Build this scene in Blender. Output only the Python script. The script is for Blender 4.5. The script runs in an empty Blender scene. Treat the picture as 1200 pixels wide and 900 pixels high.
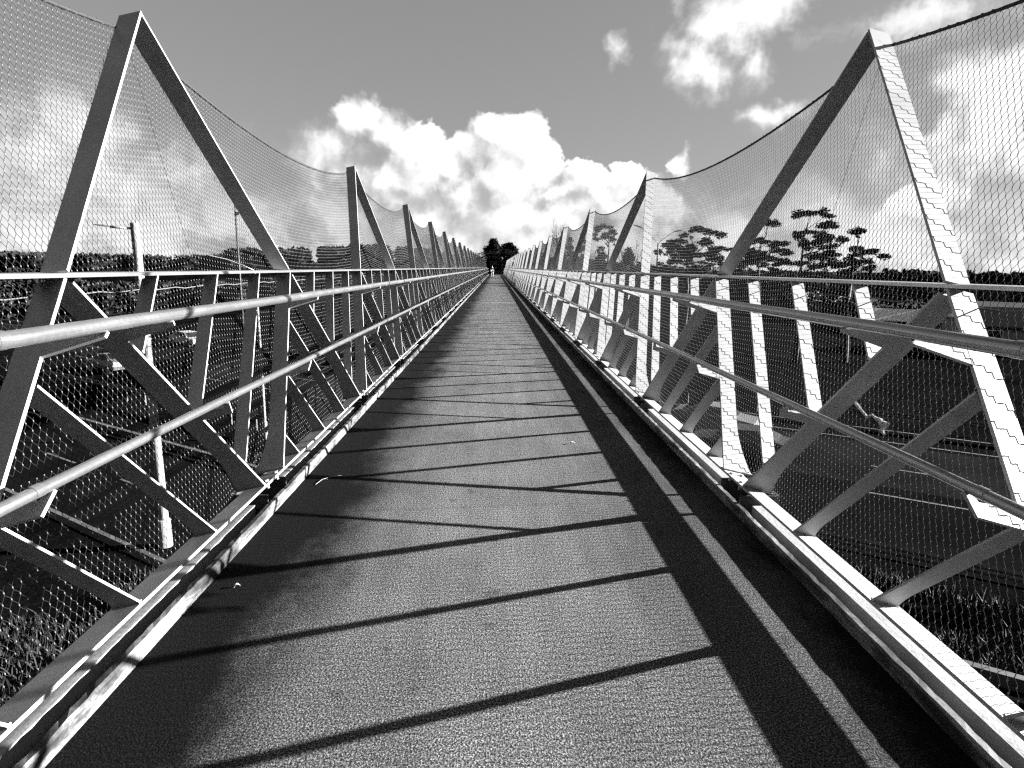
import bpy, bmesh, math, random
import numpy as np
from mathutils import Vector, Matrix

random.seed(7)
RNG = np.random.default_rng(7)
scene = bpy.context.scene
COL = scene.collection
PI = math.pi
rad = math.radians

# ------------------------------------------------------------------ measured layout (metres, deck surface at z = 0)
EYE = 1.48
CX = -0.0773
F_PX, PITCH, YAW, ROLL = 717.98, -0.1876, 0.0286, 0.0125
ZB, ZC, ZA = EYE - 1.3029, EYE - 0.0512, EYE + 1.3806
XB, LEAN = 1.4644, 0.2252
H, B0, LC, AA, GAP = 2.6509, 3.907, 1.2101, 1.3439, 0.3432
K0, K1 = -2, 46                      # half bays
Y_START, Y_END = -6.0, 127.5
XK, KERB_H = 1.41, 0.064
GROUND = -6.55
SUN = Vector((3.99, 0.36, 1.0)).normalized()

def XAT(z): return XB + LEAN * (z - ZB)
def YK(k): return B0 + H * (k - 1)

# ------------------------------------------------------------------ object helpers
def link(o, parent=None):
    COL.objects.link(o)
    if parent is not None:
        o.parent = parent
    return o

def tag(o, label=None, cat=None, group=None, kind=None):
    if label: o['label'] = label
    if cat: o['category'] = cat
    if group: o['group'] = group
    if kind: o['kind'] = kind
    return o

def thing(name, loc, label, cat, group=None, rz=0.0):
    o = bpy.data.objects.new(name, None)
    o.empty_display_size = 0.3
    link(o)
    o.location = loc
    o.rotation_euler = (0, 0, rz)
    return tag(o, label, cat, group)

class MB:
    """collects geometry that becomes ONE mesh object"""
    def __init__(self):
        self.v, self.f, self.m = [], [], []
    def add(self, verts, faces, mat=0):
        n = len(self.v)
        self.v.extend([tuple(p) for p in verts])
        for f in faces:
            self.f.append(tuple(i + n for i in f)); self.m.append(mat)
    def box(self, x0, x1, y0, y1, z0, z1, mat=0):
        self.add([(x0,y0,z0),(x1,y0,z0),(x1,y1,z0),(x0,y1,z0),(x0,y0,z1),(x1,y0,z1),(x1,y1,z1),(x0,y1,z1)],
                 [(0,3,2,1),(4,5,6,7),(0,1,5,4),(1,2,6,5),(2,3,7,6),(3,0,4,7)], mat)
    def prism(self, poly, off, mat=0):
        """flat polygon (list of Vectors) extruded both ways by vector off/2"""
        n = len(poly); h = Vector(off) * 0.5
        a = [Vector(p) + h for p in poly]; b = [Vector(p) - h for p in poly]
        fs = [tuple(range(n)), tuple(range(2*n-1, n-1, -1))]
        for i in range(n):
            j = (i + 1) % n
            fs.append((i, i + n, j + n, j))
        self.add(a + b, fs, mat)
    def tube(self, pts, rads, seg=8, mat=0, cap=True):
        pts = [Vector(p) for p in pts]
        if not hasattr(rads, '__len__'): rads = [rads] * len(pts)
        rings = []
        for i, p in enumerate(pts):
            d = (pts[min(i+1, len(pts)-1)] - pts[max(i-1, 0)]).normalized()
            a = d.cross(Vector((0,0,1)))
            if a.length < 1e-3: a = d.cross(Vector((1,0,0)))
            a.normalize(); b = d.cross(a)
            rings.append([p + (a*math.cos(2*PI*j/seg) + b*math.sin(2*PI*j/seg))*rads[i] for j in range(seg)])
        vs = [q for r in rings for q in r]; fs = []
        for i in range(len(pts)-1):
            for j in range(seg):
                k = (j+1) % seg
                fs.append((i*seg+j, i*seg+k, (i+1)*seg+k, (i+1)*seg+j))
        if cap:
            fs.append(tuple(range(seg-1, -1, -1)))
            fs.append(tuple(range((len(pts)-1)*seg, len(pts)*seg)))
        self.add(vs, fs, mat)
    def mesh(self, name, mats, smooth=False):
        me = bpy.data.meshes.new(name)
        me.from_pydata(self.v, [], self.f)
        for m in (mats if isinstance(mats, (list, tuple)) else [mats]): me.materials.append(m)
        if any(self.m): me.polygons.foreach_set('material_index', self.m)
        me.validate(clean_customdata=False)
        bm = bmesh.new(); bm.from_mesh(me)
        bmesh.ops.recalc_face_normals(bm, faces=bm.faces)
        bm.to_mesh(me); bm.free()
        if smooth: me.polygons.foreach_set('use_smooth', [True]*len(me.polygons))
        return me
    def build(self, name, mats, parent=None, loc=(0,0,0), smooth=False):
        o = bpy.data.objects.new(name, self.mesh(name, mats, smooth))
        link(o, parent); o.location = loc
        return o

def quick_mesh(name, V, Fc, mat, smooth=False):
    """big numpy meshes (triangles or quads of constant size)"""
    me = bpy.data.meshes.new(name)
    V = np.asarray(V, np.float32); Fc = np.asarray(Fc, np.int32)
    n = Fc.shape[1]
    me.vertices.add(len(V)); me.vertices.foreach_set('co', V.ravel())
    me.loops.add(Fc.size); me.loops.foreach_set('vertex_index', Fc.ravel())
    me.polygons.add(len(Fc))
    me.polygons.foreach_set('loop_start', np.arange(0, Fc.size, n, dtype=np.int32))
    me.polygons.foreach_set('loop_total', np.full(len(Fc), n, np.int32))
    if smooth: me.polygons.foreach_set('use_smooth', np.ones(len(Fc), bool))
    me.materials.append(mat)
    me.update(calc_edges=True); me.validate()
    return me

def inst(name, me, parent=None, loc=(0,0,0), rz=0.0):
    o = bpy.data.objects.new(name, me)
    link(o, parent); o.location = loc; o.rotation_euler = (0,0,rz)
    return o

# ------------------------------------------------------------------ materials (all neutral: a black-and-white world)
def mat(name):
    m = bpy.data.materials.new(name); m.use_nodes = True
    nt = m.node_tree; bs = nt.nodes['Principled BSDF']
    return m, nt, bs
def N(nt, typ, **kw):
    n = nt.nodes.new(typ)
    for k, v in kw.items():
        if k in n.inputs: n.inputs[k].default_value = v
        else: setattr(n, k, v)
    return n
def g(v): return (v, v, v, 1.0)
def setg(bs, v, rough=0.6, metal=0.0, spec=0.4):
    bs.inputs['Base Color'].default_value = g(v); bs.inputs['Roughness'].default_value = rough
    bs.inputs['Metallic'].default_value = metal; bs.inputs['Specular IOR Level'].default_value = spec
def coords(nt, scale=(1,1,1)):
    tc = N(nt, 'ShaderNodeTexCoord'); mp = N(nt, 'ShaderNodeMapping')
    mp.inputs['Scale'].default_value = scale
    nt.links.new(tc.outputs['Object'], mp.inputs['Vector'])
    return mp.outputs['Vector']
def world_coords(nt, scale=(1,1,1)):
    tc = N(nt, 'ShaderNodeNewGeometry'); mp = N(nt, 'ShaderNodeMapping')
    mp.inputs['Scale'].default_value = scale
    nt.links.new(tc.outputs['Position'], mp.inputs['Vector'])
    return mp.outputs['Vector']
def ramp(nt, fac, stops):
    r = N(nt, 'ShaderNodeValToRGB'); e = r.color_ramp.elements
    while len(e) < len(stops): e.new(0.5)
    for el, (p, v) in zip(e, stops): el.position = p; el.color = g(v)
    nt.links.new(fac, r.inputs['Fac'])
    return r.outputs['Color']
def noise(nt, vec, scale, detail=4, rough=0.55, dist=0.0):
    n = N(nt, 'ShaderNodeTexNoise', Scale=scale, Detail=detail, Roughness=rough, Distortion=dist)
    nt.links.new(vec, n.inputs['Vector'])
    return n.outputs['Fac']
def math_(nt, op, a, b=None, clamp=False):
    n = N(nt, 'ShaderNodeMath', operation=op, use_clamp=clamp)
    for i, x in enumerate((a, b)):
        if x is None: continue
        if isinstance(x, (int, float)): n.inputs[i].default_value = x
        else: nt.links.new(x, n.inputs[i])
    return n.outputs[0]
def mixv(nt, fac, a, b, blend='MIX'):
    n = N(nt, 'ShaderNodeMix', data_type='RGBA', blend_type=blend)
    for s, x in ((0, fac), (6, a), (7, b)):
        if isinstance(x, (int, float)):
            n.inputs[s].default_value = x if s == 0 else g(x)
        else: nt.links.new(x, n.inputs[s])
    return n.outputs[2]
def bump(nt, bs, h, strength, dist):
    b = N(nt, 'ShaderNodeBump', Strength=strength, Distance=dist)
    nt.links.new(h, b.inputs['Height']); nt.links.new(b.outputs['Normal'], bs.inputs['Normal'])

def noisy(name, lo, hi, scale=4.0, rough=0.6, metal=0.0, spec=0.4, fine=0.0, stretch=(1,1,1), det=5):
    m, nt, bs = mat(name); setg(bs, hi, rough, metal, spec)
    v = world_coords(nt, stretch)
    nt.links.new(ramp(nt, noise(nt, v, scale, det), [(0.3, lo), (0.7, hi)]), bs.inputs['Base Color'])
    if fine: bump(nt, bs, noise(nt, v, scale*12, 3), fine, 0.01)
    return m

def steel_paint():
    m, nt, bs = mat('painted steel'); setg(bs, 0.27, 0.5, 0.0, 0.3)
    v = world_coords(nt)
    a = ramp(nt, noise(nt, v, 2.6, 6, 0.6), [(0.3, 0.21), (0.62, 0.285)])
    st = world_coords(nt, (9, 9, 0.8))
    s = ramp(nt, noise(nt, st, 2.2, 5, 0.6), [(0.56, 1.0), (0.75, 0.72)])
    sp = ramp(nt, noise(nt, v, 55, 2, 0.5), [(0.70, 1.0), (0.78, 0.55)])
    c = mixv(nt, 1.0, a, s, 'MULTIPLY'); c = mixv(nt, 0.6, c, sp, 'MULTIPLY')
    nt.links.new(c, bs.inputs['Base Color'])
    bump(nt, bs, noise(nt, v, 180, 3), 0.08, 0.002)
    return m
M_STEEL = steel_paint()

def stainless():
    m, nt, bs = mat('brushed stainless tube'); setg(bs, 0.3, 0.27, 0.84, 0.5)
    v = world_coords(nt, (60, 0.6, 60))
    nz = noise(nt, v, 3.0, 4)
    nt.links.new(ramp(nt, nz, [(0.3, 0.27), (0.7, 0.38)]), bs.inputs['Base Color'])
    d = world_coords(nt, (6, 2, 6))
    nt.links.new(ramp(nt, noise(nt, d, 3, 5), [(0.35, 0.22), (0.7, 0.36)]), bs.inputs['Roughness'])
    return m
M_RAIL = stainless()
M_CHORD = noisy('worn bright steel bar', 0.42, 0.6, 5.0, 0.30, metal=0.9, spec=0.5, stretch=(1, 0.5, 1))

def wire():
    m, nt, bs = mat('wire rope'); setg(bs, 0.016, 0.7, 0.0, 0.02); return m
M_WIRE = wire()
def ferrule():
    m, nt, bs = mat('net ferrule'); setg(bs, 0.12, 0.6, 0.0, 0.02); return m
M_KNOT = ferrule()
M_ROPE = noisy('dark edge cable', 0.008, 0.02, 120, 0.7)

def deck_mat():
    m, nt, bs = mat('gritty deck surfacing'); setg(bs, 0.12, 0.9, 0.0, 0.05)
    v = world_coords(nt)
    grit = noise(nt, v, 135, 3, 0.75)
    vor = N(nt, 'ShaderNodeTexVoronoi', Scale=165.0); nt.links.new(v, vor.inputs['Vector'])
    c = ramp(nt, grit, [(0.37, 0.004), (0.51, 0.068), (0.63, 0.25)])
    large = ramp(nt, noise(nt, v, 1.1, 6, 0.6), [(0.3, 0.72), (0.7, 1.12)])
    c = mixv(nt, 1.0, c, large, 'MULTIPLY')
    st = world_coords(nt, (2.2, 0.16, 1))
    streak = ramp(nt, noise(nt, st, 3.0, 5, 0.6), [(0.35, 0.86), (0.65, 1.08)])
    c = mixv(nt, 1.0, c, streak, 'MULTIPLY')
    ctr = N(nt, 'ShaderNodeSeparateXYZ'); nt.links.new(world_coords(nt), ctr.inputs[0])
    wear = ramp(nt, math_(nt, 'ABSOLUTE', math_(nt, 'ADD', math_(nt, 'ADD', ctr.outputs['X'], 0.05), math_(nt, 'MULTIPLY', math_(nt, 'SUBTRACT', noise(nt, world_coords(nt, (0.6, 0.25, 1)), 1.5, 3), 0.5), 0.8))), [(0.15, 1.12), (0.55, 0.98), (1.0, 0.66)])
    c = mixv(nt, 1.0, c, wear, 'MULTIPLY')
    spots = ramp(nt, noise(nt, v, 7.5, 3, 0.5), [(0.27, 0.45), (0.36, 1.0)])
    c = mixv(nt, 0.7, c, spots, 'MULTIPLY')
    # ragged mould and grime from both kerbs; right band also paints in kerb shade
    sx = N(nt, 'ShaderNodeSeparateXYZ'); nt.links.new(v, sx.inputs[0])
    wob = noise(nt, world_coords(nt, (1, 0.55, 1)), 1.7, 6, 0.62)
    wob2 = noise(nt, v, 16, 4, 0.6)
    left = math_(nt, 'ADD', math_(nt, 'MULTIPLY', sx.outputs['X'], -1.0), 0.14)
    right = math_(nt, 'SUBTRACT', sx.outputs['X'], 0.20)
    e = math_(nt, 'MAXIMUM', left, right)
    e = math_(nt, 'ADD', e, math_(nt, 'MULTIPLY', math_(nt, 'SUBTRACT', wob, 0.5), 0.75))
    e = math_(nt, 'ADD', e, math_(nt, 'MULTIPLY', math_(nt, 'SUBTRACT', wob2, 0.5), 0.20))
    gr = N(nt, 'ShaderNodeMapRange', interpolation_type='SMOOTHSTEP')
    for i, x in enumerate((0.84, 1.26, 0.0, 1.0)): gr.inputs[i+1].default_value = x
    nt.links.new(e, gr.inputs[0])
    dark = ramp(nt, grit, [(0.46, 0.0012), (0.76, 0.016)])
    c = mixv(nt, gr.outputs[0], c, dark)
    nt.links.new(c, bs.inputs['Base Color'])
    # grip ribs laid across the walkway, broken up
    wv = N(nt, 'ShaderNodeTexWave', wave_type='BANDS', bands_direction='Y', Scale=4.6, Distortion=1.6, Detail=2.0)
    wv.inputs['Detail Scale'].default_value = 6.0
    nt.links.new(v, wv.inputs['Vector'])
    rib = math_(nt, 'MULTIPLY', wv.outputs['Fac'], ramp(nt, noise(nt, world_coords(nt, (5, 26, 1)), 1.0, 3), [(0.42, 0.0), (0.6, 1.0)]))
    h = math_(nt, 'ADD', math_(nt, 'MULTIPLY', rib, 0.22), math_(nt, 'MULTIPLY', grit, 1.0))
    h = math_(nt, 'ADD', h, math_(nt, 'MULTIPLY', vor.outputs['Distance'], 0.35))
    bump(nt, bs, h, 0.7, 0.006)
    return m
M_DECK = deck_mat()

def kerb_mat():
    m, nt, bs = mat('stained galvanised kerb'); setg(bs, 0.5, 0.6, 0.0, 0.3)
    v = world_coords(nt, (1, 0.45, 2.4))
    blot = noise(nt, v, 4.6, 7, 0.66, 0.4)
    c = ramp(nt, blot, [(0.38, 0.016), (0.46, 0.045), (0.52, 0.12), (0.7, 0.17)])
    sp = ramp(nt, noise(nt, world_coords(nt), 60, 4), [(0.3, 0.6), (0.55, 1.0)])
    nt.links.new(mixv(nt, 1.0, c, sp, 'MULTIPLY'), bs.inputs['Base Color'])
    bump(nt, bs, noise(nt, world_coords(nt), 70, 4), 0.25, 0.004)
    return m
M_KERB = kerb_mat()
M_LEDGE = noisy('pale concrete ledge', 0.19, 0.28, 3.0, 0.85, fine=0.3)
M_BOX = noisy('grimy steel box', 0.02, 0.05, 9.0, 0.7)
M_ASPH = noisy('motorway asphalt', 0.0025, 0.005, 0.6, 0.95, spec=0.02)
M_ASPH2 = noisy('worn lane asphalt', 0.004, 0.011, 0.35, 0.95, spec=0.02)
M_LINE = noisy('road paint', 0.025, 0.08, 3.0, 0.7)
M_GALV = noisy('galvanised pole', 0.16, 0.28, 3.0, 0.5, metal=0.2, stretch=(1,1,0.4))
M_BARRIER = noisy('dull crash barrier', 0.03, 0.08, 3.0, 0.6)
M_ROADKERB = noisy('road kerb concrete', 0.025, 0.06, 3.0, 0.9)
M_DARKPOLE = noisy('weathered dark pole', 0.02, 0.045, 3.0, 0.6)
M_LAMPHEAD = noisy('lamp housing', 0.02, 0.04, 6, 0.5)
M_LENS = noisy('lamp lens', 0.25, 0.3, 6, 0.15)
M_BARK = noisy('bark', 0.012, 0.03, 5, 0.9, stretch=(3,3,0.6))
M_LEAF = noisy('dark foliage', 0.006, 0.016, 1.6, 0.8, spec=0.0)
M_FAR = noisy('far foliage', 0.008, 0.026, 0.12, 0.9, spec=0.0)
M_GRASS = noisy('grass blades', 0.001, 0.006, 2.0, 0.8)
M_WALL = noisy('house wall', 0.14, 0.22, 1.0, 0.8)
M_ROOF = noisy('pale metal roof', 0.55, 0.7, 0.7, 0.5)
M_ROOFD = noisy('tiled roof', 0.05, 0.09, 1.5, 0.8)
M_GLASS = noisy('dark glass', 0.012, 0.02, 1, 0.08, spec=0.6)
M_TYRE = noisy('tyre', 0.015, 0.025, 8, 0.8)
M_CARW = noisy('white car paint', 0.35, 0.42, 1, 0.25, spec=0.6)
M_CARG = noisy('grey car paint', 0.09, 0.13, 1, 0.25, spec=0.6)
M_CARD = noisy('dark car paint', 0.015, 0.025, 1, 0.25, spec=0.6)

def terrain_mat():
    m, nt, bs = mat('rough grassy ground'); setg(bs, 0.01, 0.95, 0.0, 0.0)
    v = world_coords(nt)
    c = ramp(nt, noise(nt, v, 0.35, 8, 0.65), [(0.3, 0.0015), (0.6, 0.004), (0.75, 0.010)])
    f = ramp(nt, noise(nt, v, 6.0, 5, 0.7), [(0.3, 0.5), (0.7, 1.4)])
    nt.links.new(mixv(nt, 1.0, c, f, 'MULTIPLY'), bs.inputs['Base Color'])
    bump(nt, bs, noise(nt, v, 5.0, 6, 0.7), 0.8, 0.25)
    return m
M_TERR = terrain_mat()
for m_ in (M_ASPH, M_ASPH2, M_TERR, M_LEAF, M_FAR):         # matt surfaces: plain diffuse
    nt_ = m_.node_tree; bs_ = nt_.nodes['Principled BSDF']; df_ = nt_.nodes.new('ShaderNodeBsdfDiffuse')
    nt_.links.new(bs_.inputs['Base Color'].links[0].from_socket, df_.inputs['Color'])
    if bs_.inputs['Normal'].is_linked: nt_.links.new(bs_.inputs['Normal'].links[0].from_socket, df_.inputs['Normal'])
    nt_.links.new(df_.outputs[0], nt_.nodes['Material Output'].inputs['Surface'])

# ------------------------------------------------------------------ camera
def cam_axes():
    cy, sy, cp, sp = math.cos(YAW), math.sin(YAW), math.cos(PITCH), math.sin(PITCH)
    cr, sr = math.cos(ROLL), math.sin(ROLL)
    r = Vector((cy, -sy, 0)); fw = Vector((cp*sy, cp*cy, sp)); u = Vector((-sp*sy, -sp*cy, cp))
    return cr*r + sr*u, -sr*r + cr*u, fw
R_, U_, F_ = cam_axes()
cam = bpy.data.cameras.new('camera'); co = bpy.data.objects.new('camera', cam); COL.objects.link(co)
mw = Matrix.Identity(4)
for i in range(3):
    mw[i][0], mw[i][1], mw[i][2] = R_[i], U_[i], -F_[i]
mw[0][3], mw[1][3], mw[2][3] = CX, 0.0, EYE
co.matrix_world = mw
cam.sensor_width = 36.0; cam.sensor_fit = 'HORIZONTAL'; cam.lens = 36.0 * F_PX / 1200.0
cam.clip_start = 0.05; cam.clip_end = 6000
scene.camera = co

def view_dir(px, py):
    d = R_*((px-600)/F_PX) - U_*((py-450)/F_PX) + F_
    return d
def at(px, py, dist):
    """a point at horizontal distance dist in the direction of a photo measurement"""
    d = view_dir(px, py); t = dist / math.hypot(d.x, d.y)
    return Vector((CX, 0, EYE)) + d*t

# ------------------------------------------------------------------ terrain
def sstep(a, b, x):
    t = np.clip((np.asarray(x, float)-a)/(b-a), 0, 1); return t*t*(3-2*t)
CN = (0.545, 0.839)                  # normal of the motorway, which runs along (0.839, -0.545)
RDIR = Vector((0.839, -0.545, 0)); RNRM = Vector((0.545, 0.839, 0))
def th(x, y):
    x = np.asarray(x, float); y = np.asarray(y, float)
    c = CN[0]*x + CN[1]*y
    rise = sstep(48, 105, c) * (1 - 0.93*sstep(12, 45, x))
    back = sstep(-1, -9, c) * 1.0
    far = sstep(350, 1500, np.hypot(x, y))
    lump = 0.35*np.sin(x*0.13+1.3)*np.cos(y*0.11) * sstep(45, 70, c)
    near = sstep(10, 4, np.abs(x)) * sstep(112, 124, y)
    h = GROUND + 6.35*np.maximum(rise, back) + lump*(1-near) + 6*far
    return h*(1-near) + near*(-0.12)
def thf(x, y): return float(th(x, y))

gx = np.unique(np.concatenate([np.linspace(-2500, -260, 24), np.linspace(-260, -60, 41), np.linspace(-60, 60, 97), np.linspace(60, 260, 41), np.linspace(260, 2500, 24)]))
gy = np.unique(np.concatenate([np.linspace(-800, -30, 16), np.linspace(-30, 160, 121), np.linspace(160, 420, 40), np.linspace(420, 3000, 28)]))
GX, GY = np.meshgrid(gx, gy)
V = np.stack([GX.ravel(), GY.ravel(), th(GX, GY).ravel()], 1)
nx, ny = len(gx), len(gy)
ii = (np.arange(ny-1)[:, None]*nx + np.arange(nx-1)[None]).ravel()
Fq = np.stack([ii, ii+1, ii+nx+1, ii+nx], 1)
tag(inst('ground', quick_mesh('ground', V, Fq, M_TERR, True)), kind='structure')

# motorway: strips along RDIR, given by distance c along the normal
def strip(mb, c0, c1, u0, u1, z, m=0):
    p = lambda c, u: RNRM*c + RDIR*u + Vector((0, 0, z))
    mb.add([p(c0,u0), p(c0,u1), p(c1,u1), p(c1,u0)], [(0,1,2,3)], m)
mb = MB(); strip(mb, 19.4, 36.5, -240, 240, GROUND+0.03); tag(mb.build('motorway', M_ASPH), kind='structure')
mb = MB(); strip(mb, 26.2, 33.0, -240, 240, GROUND+0.036); tag(mb.build('motorway_lane', M_ASPH2), kind='structure')
mb = MB()
for c in (20.3, 33.55, 36.1): strip(mb, c-0.06, c+0.06, -240, 240, GROUND+0.042)
for c in (25.2, 28.9):
    for i in range(-40, 40): strip(mb, c-0.06, c+0.06, i*6.0, i*6.0+3.0, GROUND+0.042)
tag(mb.build('road_markings', M_LINE), kind='structure')
mb = MB(); strip(mb, 8.0, 14.2, -240, 240, GROUND+0.03); tag(mb.build('service_road', M_ASPH), kind='structure')
mb = MB()
for c in (13.9, 8.3): strip(mb, c-0.07, c+0.07, -240, 240, GROUND+0.036)
for i in range(-40, 40): strip(mb, 11.0, 11.1, i*6.0, i*6.0+2.5, GROUND+0.036)
tag(mb.build('road_markings', M_LINE), kind='structure')
mb = MB()
for u in range(-30, 30):
    a = RNRM*14.32 + RDIR*(u*8.0) + Vector((0,0,GROUND)); 
    mb.prism([a+RNRM*0.1+Vector((0,0,0.14)), a+RNRM*0.1+RDIR*7.96+Vector((0,0,0.14)), a-RNRM*0.08+RDIR*7.96+Vector((0,0,0.14)), a-RNRM*0.08+Vector((0,0,0.14))], (0,0,0.28))
tag(mb.build('kerb', M_ROADKERB), kind='structure')

# guardrails (W-beam on posts)
def guardrail(c, label, um=80, zt=0.75, flip=1):
    t = thing('guardrail', RNRM*c + Vector((0,0,GROUND)), label, 'guardrail')
    prof = [(0,-.15),(0.02,-.13),(0.045,-.08),(0.045,-.05),(0.01,-.01),(0.01,.01),(0.045,.05),(0.045,.08),(0.02,.13),(0,.15)]
    m = MB()
    n = len(prof); vs = []
    for u in (-um, um):
        for (a, z) in prof: vs.append(RDIR*u + RNRM*(-a*flip) + Vector((0,0,zt+z)))
    m.add(vs, [(i, i+1, n+i+1, n+i) for i in range(n-1)])
    for u in (-um, um):
        pass
    o = m.build('rail', M_BARRIER, t)
    sol = o.modifiers.new('thickness', 'SOLIDIFY'); sol.thickness = 0.006
    pm = MB(); pm.box(-.05, .05, -.03, .03, 0, zt+.1); me = pm.mesh('post', M_BARRIER)
    for i in range(-20, 21):
        p = inst('post', me, t, RDIR*(i*2.0) + RNRM*(0.075*flip)); p.rotation_euler = (0, 0, math.atan2(RDIR.y, RDIR.x))
guardrail(18.3, 'galvanised crash barrier along the grass verge below the bridge', 80)
guardrail(36.9, 'galvanised crash barrier on the far edge of the motorway, before the trees', 80)

# ------------------------------------------------------------------ bridge deck, kerbs, ledges
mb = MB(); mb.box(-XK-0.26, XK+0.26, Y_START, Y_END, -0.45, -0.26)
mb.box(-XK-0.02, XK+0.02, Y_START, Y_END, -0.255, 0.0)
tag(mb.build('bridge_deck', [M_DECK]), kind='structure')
mb = MB(); mb.box(-2.2, 2.2, Y_END+0.003, 160, -0.5, -0.004)
tag(mb.build('path', M_ASPH2), kind='structure')
mb = MB(); mb.box(-0.55, 0.75, 26.2, 26.36, -0.01, 0.006); mb.box(-1.39, 1.39, 26.4, 26.43, -0.01, 0.004)
tag(mb.build('deck_joint', M_LEDGE), kind='structure')

for s in (-1, 1):
    # kerb: thin upstand with a ragged encrusted top and butt joints
    mb = MB(); ys = []
    y = Y_START
    while y < Y_END:
        ys.append(y); y += 0.045 if y < 22 else (0.15 if y < 50 else 1.0)
    ys.append(Y_END)
    top = 0.0; rows = []
    for i, y in enumerate(ys):
        j = random.gauss(0, 1)
        top = 0.35*top + 0.65*random.gauss(0, 0.0009)
        joint = abs(((y - 0.7) % 1.325) - 0.66) > 0.64
        zt = KERB_H + top + (-0.002 if joint else 0)
        dx = 0.0018*j if y < 40 else 0
        chip = 0.006*max(0, random.gauss(0, 1)-1.2) if y < 40 else 0
        rows.append([(s*(XK-0.001), y, -0.05), (s*(XK-chip*0.4), y, 0.012), (s*(XK+dx), y, zt-0.012), (s*(XK+0.006+dx), y, zt), (s*(XK+0.032+dx*1.5), y, zt-0.003*abs(j)), (s*(XK+0.040), y, zt-0.014), (s*(XK+0.040), y, -0.25)])
    vs = [p for r in rows for p in r]; n = len(rows[0]); fs = []
    for i in range(len(rows)-1):
        for j in range(n-1): fs.append((i*n+j, i*n+j+1, (i+1)*n+j+1, (i+1)*n+j))
    mb.add(vs, fs)
    tag(mb.build('kerb', M_KERB), kind='structure')
    # ledge outside the kerb, interrupted at the truss nodes
    mb = MB()
    for k in range(K0, K1+1):
        y0, y1 = YK(k-1)+0.012, YK(k)-GAP-0.012
        if k == K0: y0 = Y_START
        xs = sorted((s*1.525, s*1.655))
        mb.box(xs[0], xs[1], y0, y1, -0.26, 0.047)
    tag(mb.build('deck_ledge', M_LEDGE), kind='structure')

# debris on the deck
def flat_leaf(name, p, ang, L, W, label, cat):
    m = MB(); n = 9; vs = []
    for i in range(n):
        a = i/(n-1); w = W*math.sin(PI*a**0.8)*0.5; z = 0.004 + 0.012*math.sin(PI*a)
        vs += [(L*(a-.5), -w, z+0.004), (L*(a-.5), 0, z), (L*(a-.5), w, z+0.005)]
    fs = []
    for i in range(n-1):
        for j in range(2): fs.append((3*i+j, 3*i+j+1, 3*i+4+j, 3*i+3+j))
    m.add(vs, fs); o = m.build(name, M_LEDGE); o.location = p; o.rotation_euler = (0,0,ang)
    tag(o, label, cat); so = o.modifiers.new('t', 'SOLIDIFY'); so.thickness = 0.0015
    return o
flat_leaf('dry_leaf', (0.59, 5.05, 0.0), 0.4, 0.055, 0.028, 'small pale dry leaf lying on the sunlit walkway', 'leaf')
flat_leaf('dry_leaf', (-1.27, 2.66, 0.0), 0.6, 0.028, 0.012, 'tiny pale leaf scrap in the dark grime along the kerb', 'leaf')
mb = MB(); mb.tube([(-1.30,4.03,.004),(-1.28,4.12,.008),(-1.23,4.19,.007),(-1.17,4.22,.004)], [.0015,.0022,.002,.001], 6)
mb.tube([(-1.28,4.12,.008),(-1.26,4.125,.011),(-1.24,4.125,.006)], [.0015,.001,.0006], 5)
tag(mb.build('twig', M_LEDGE), 'thin curved pale twig beside the worn kerb', 'twig')

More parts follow.
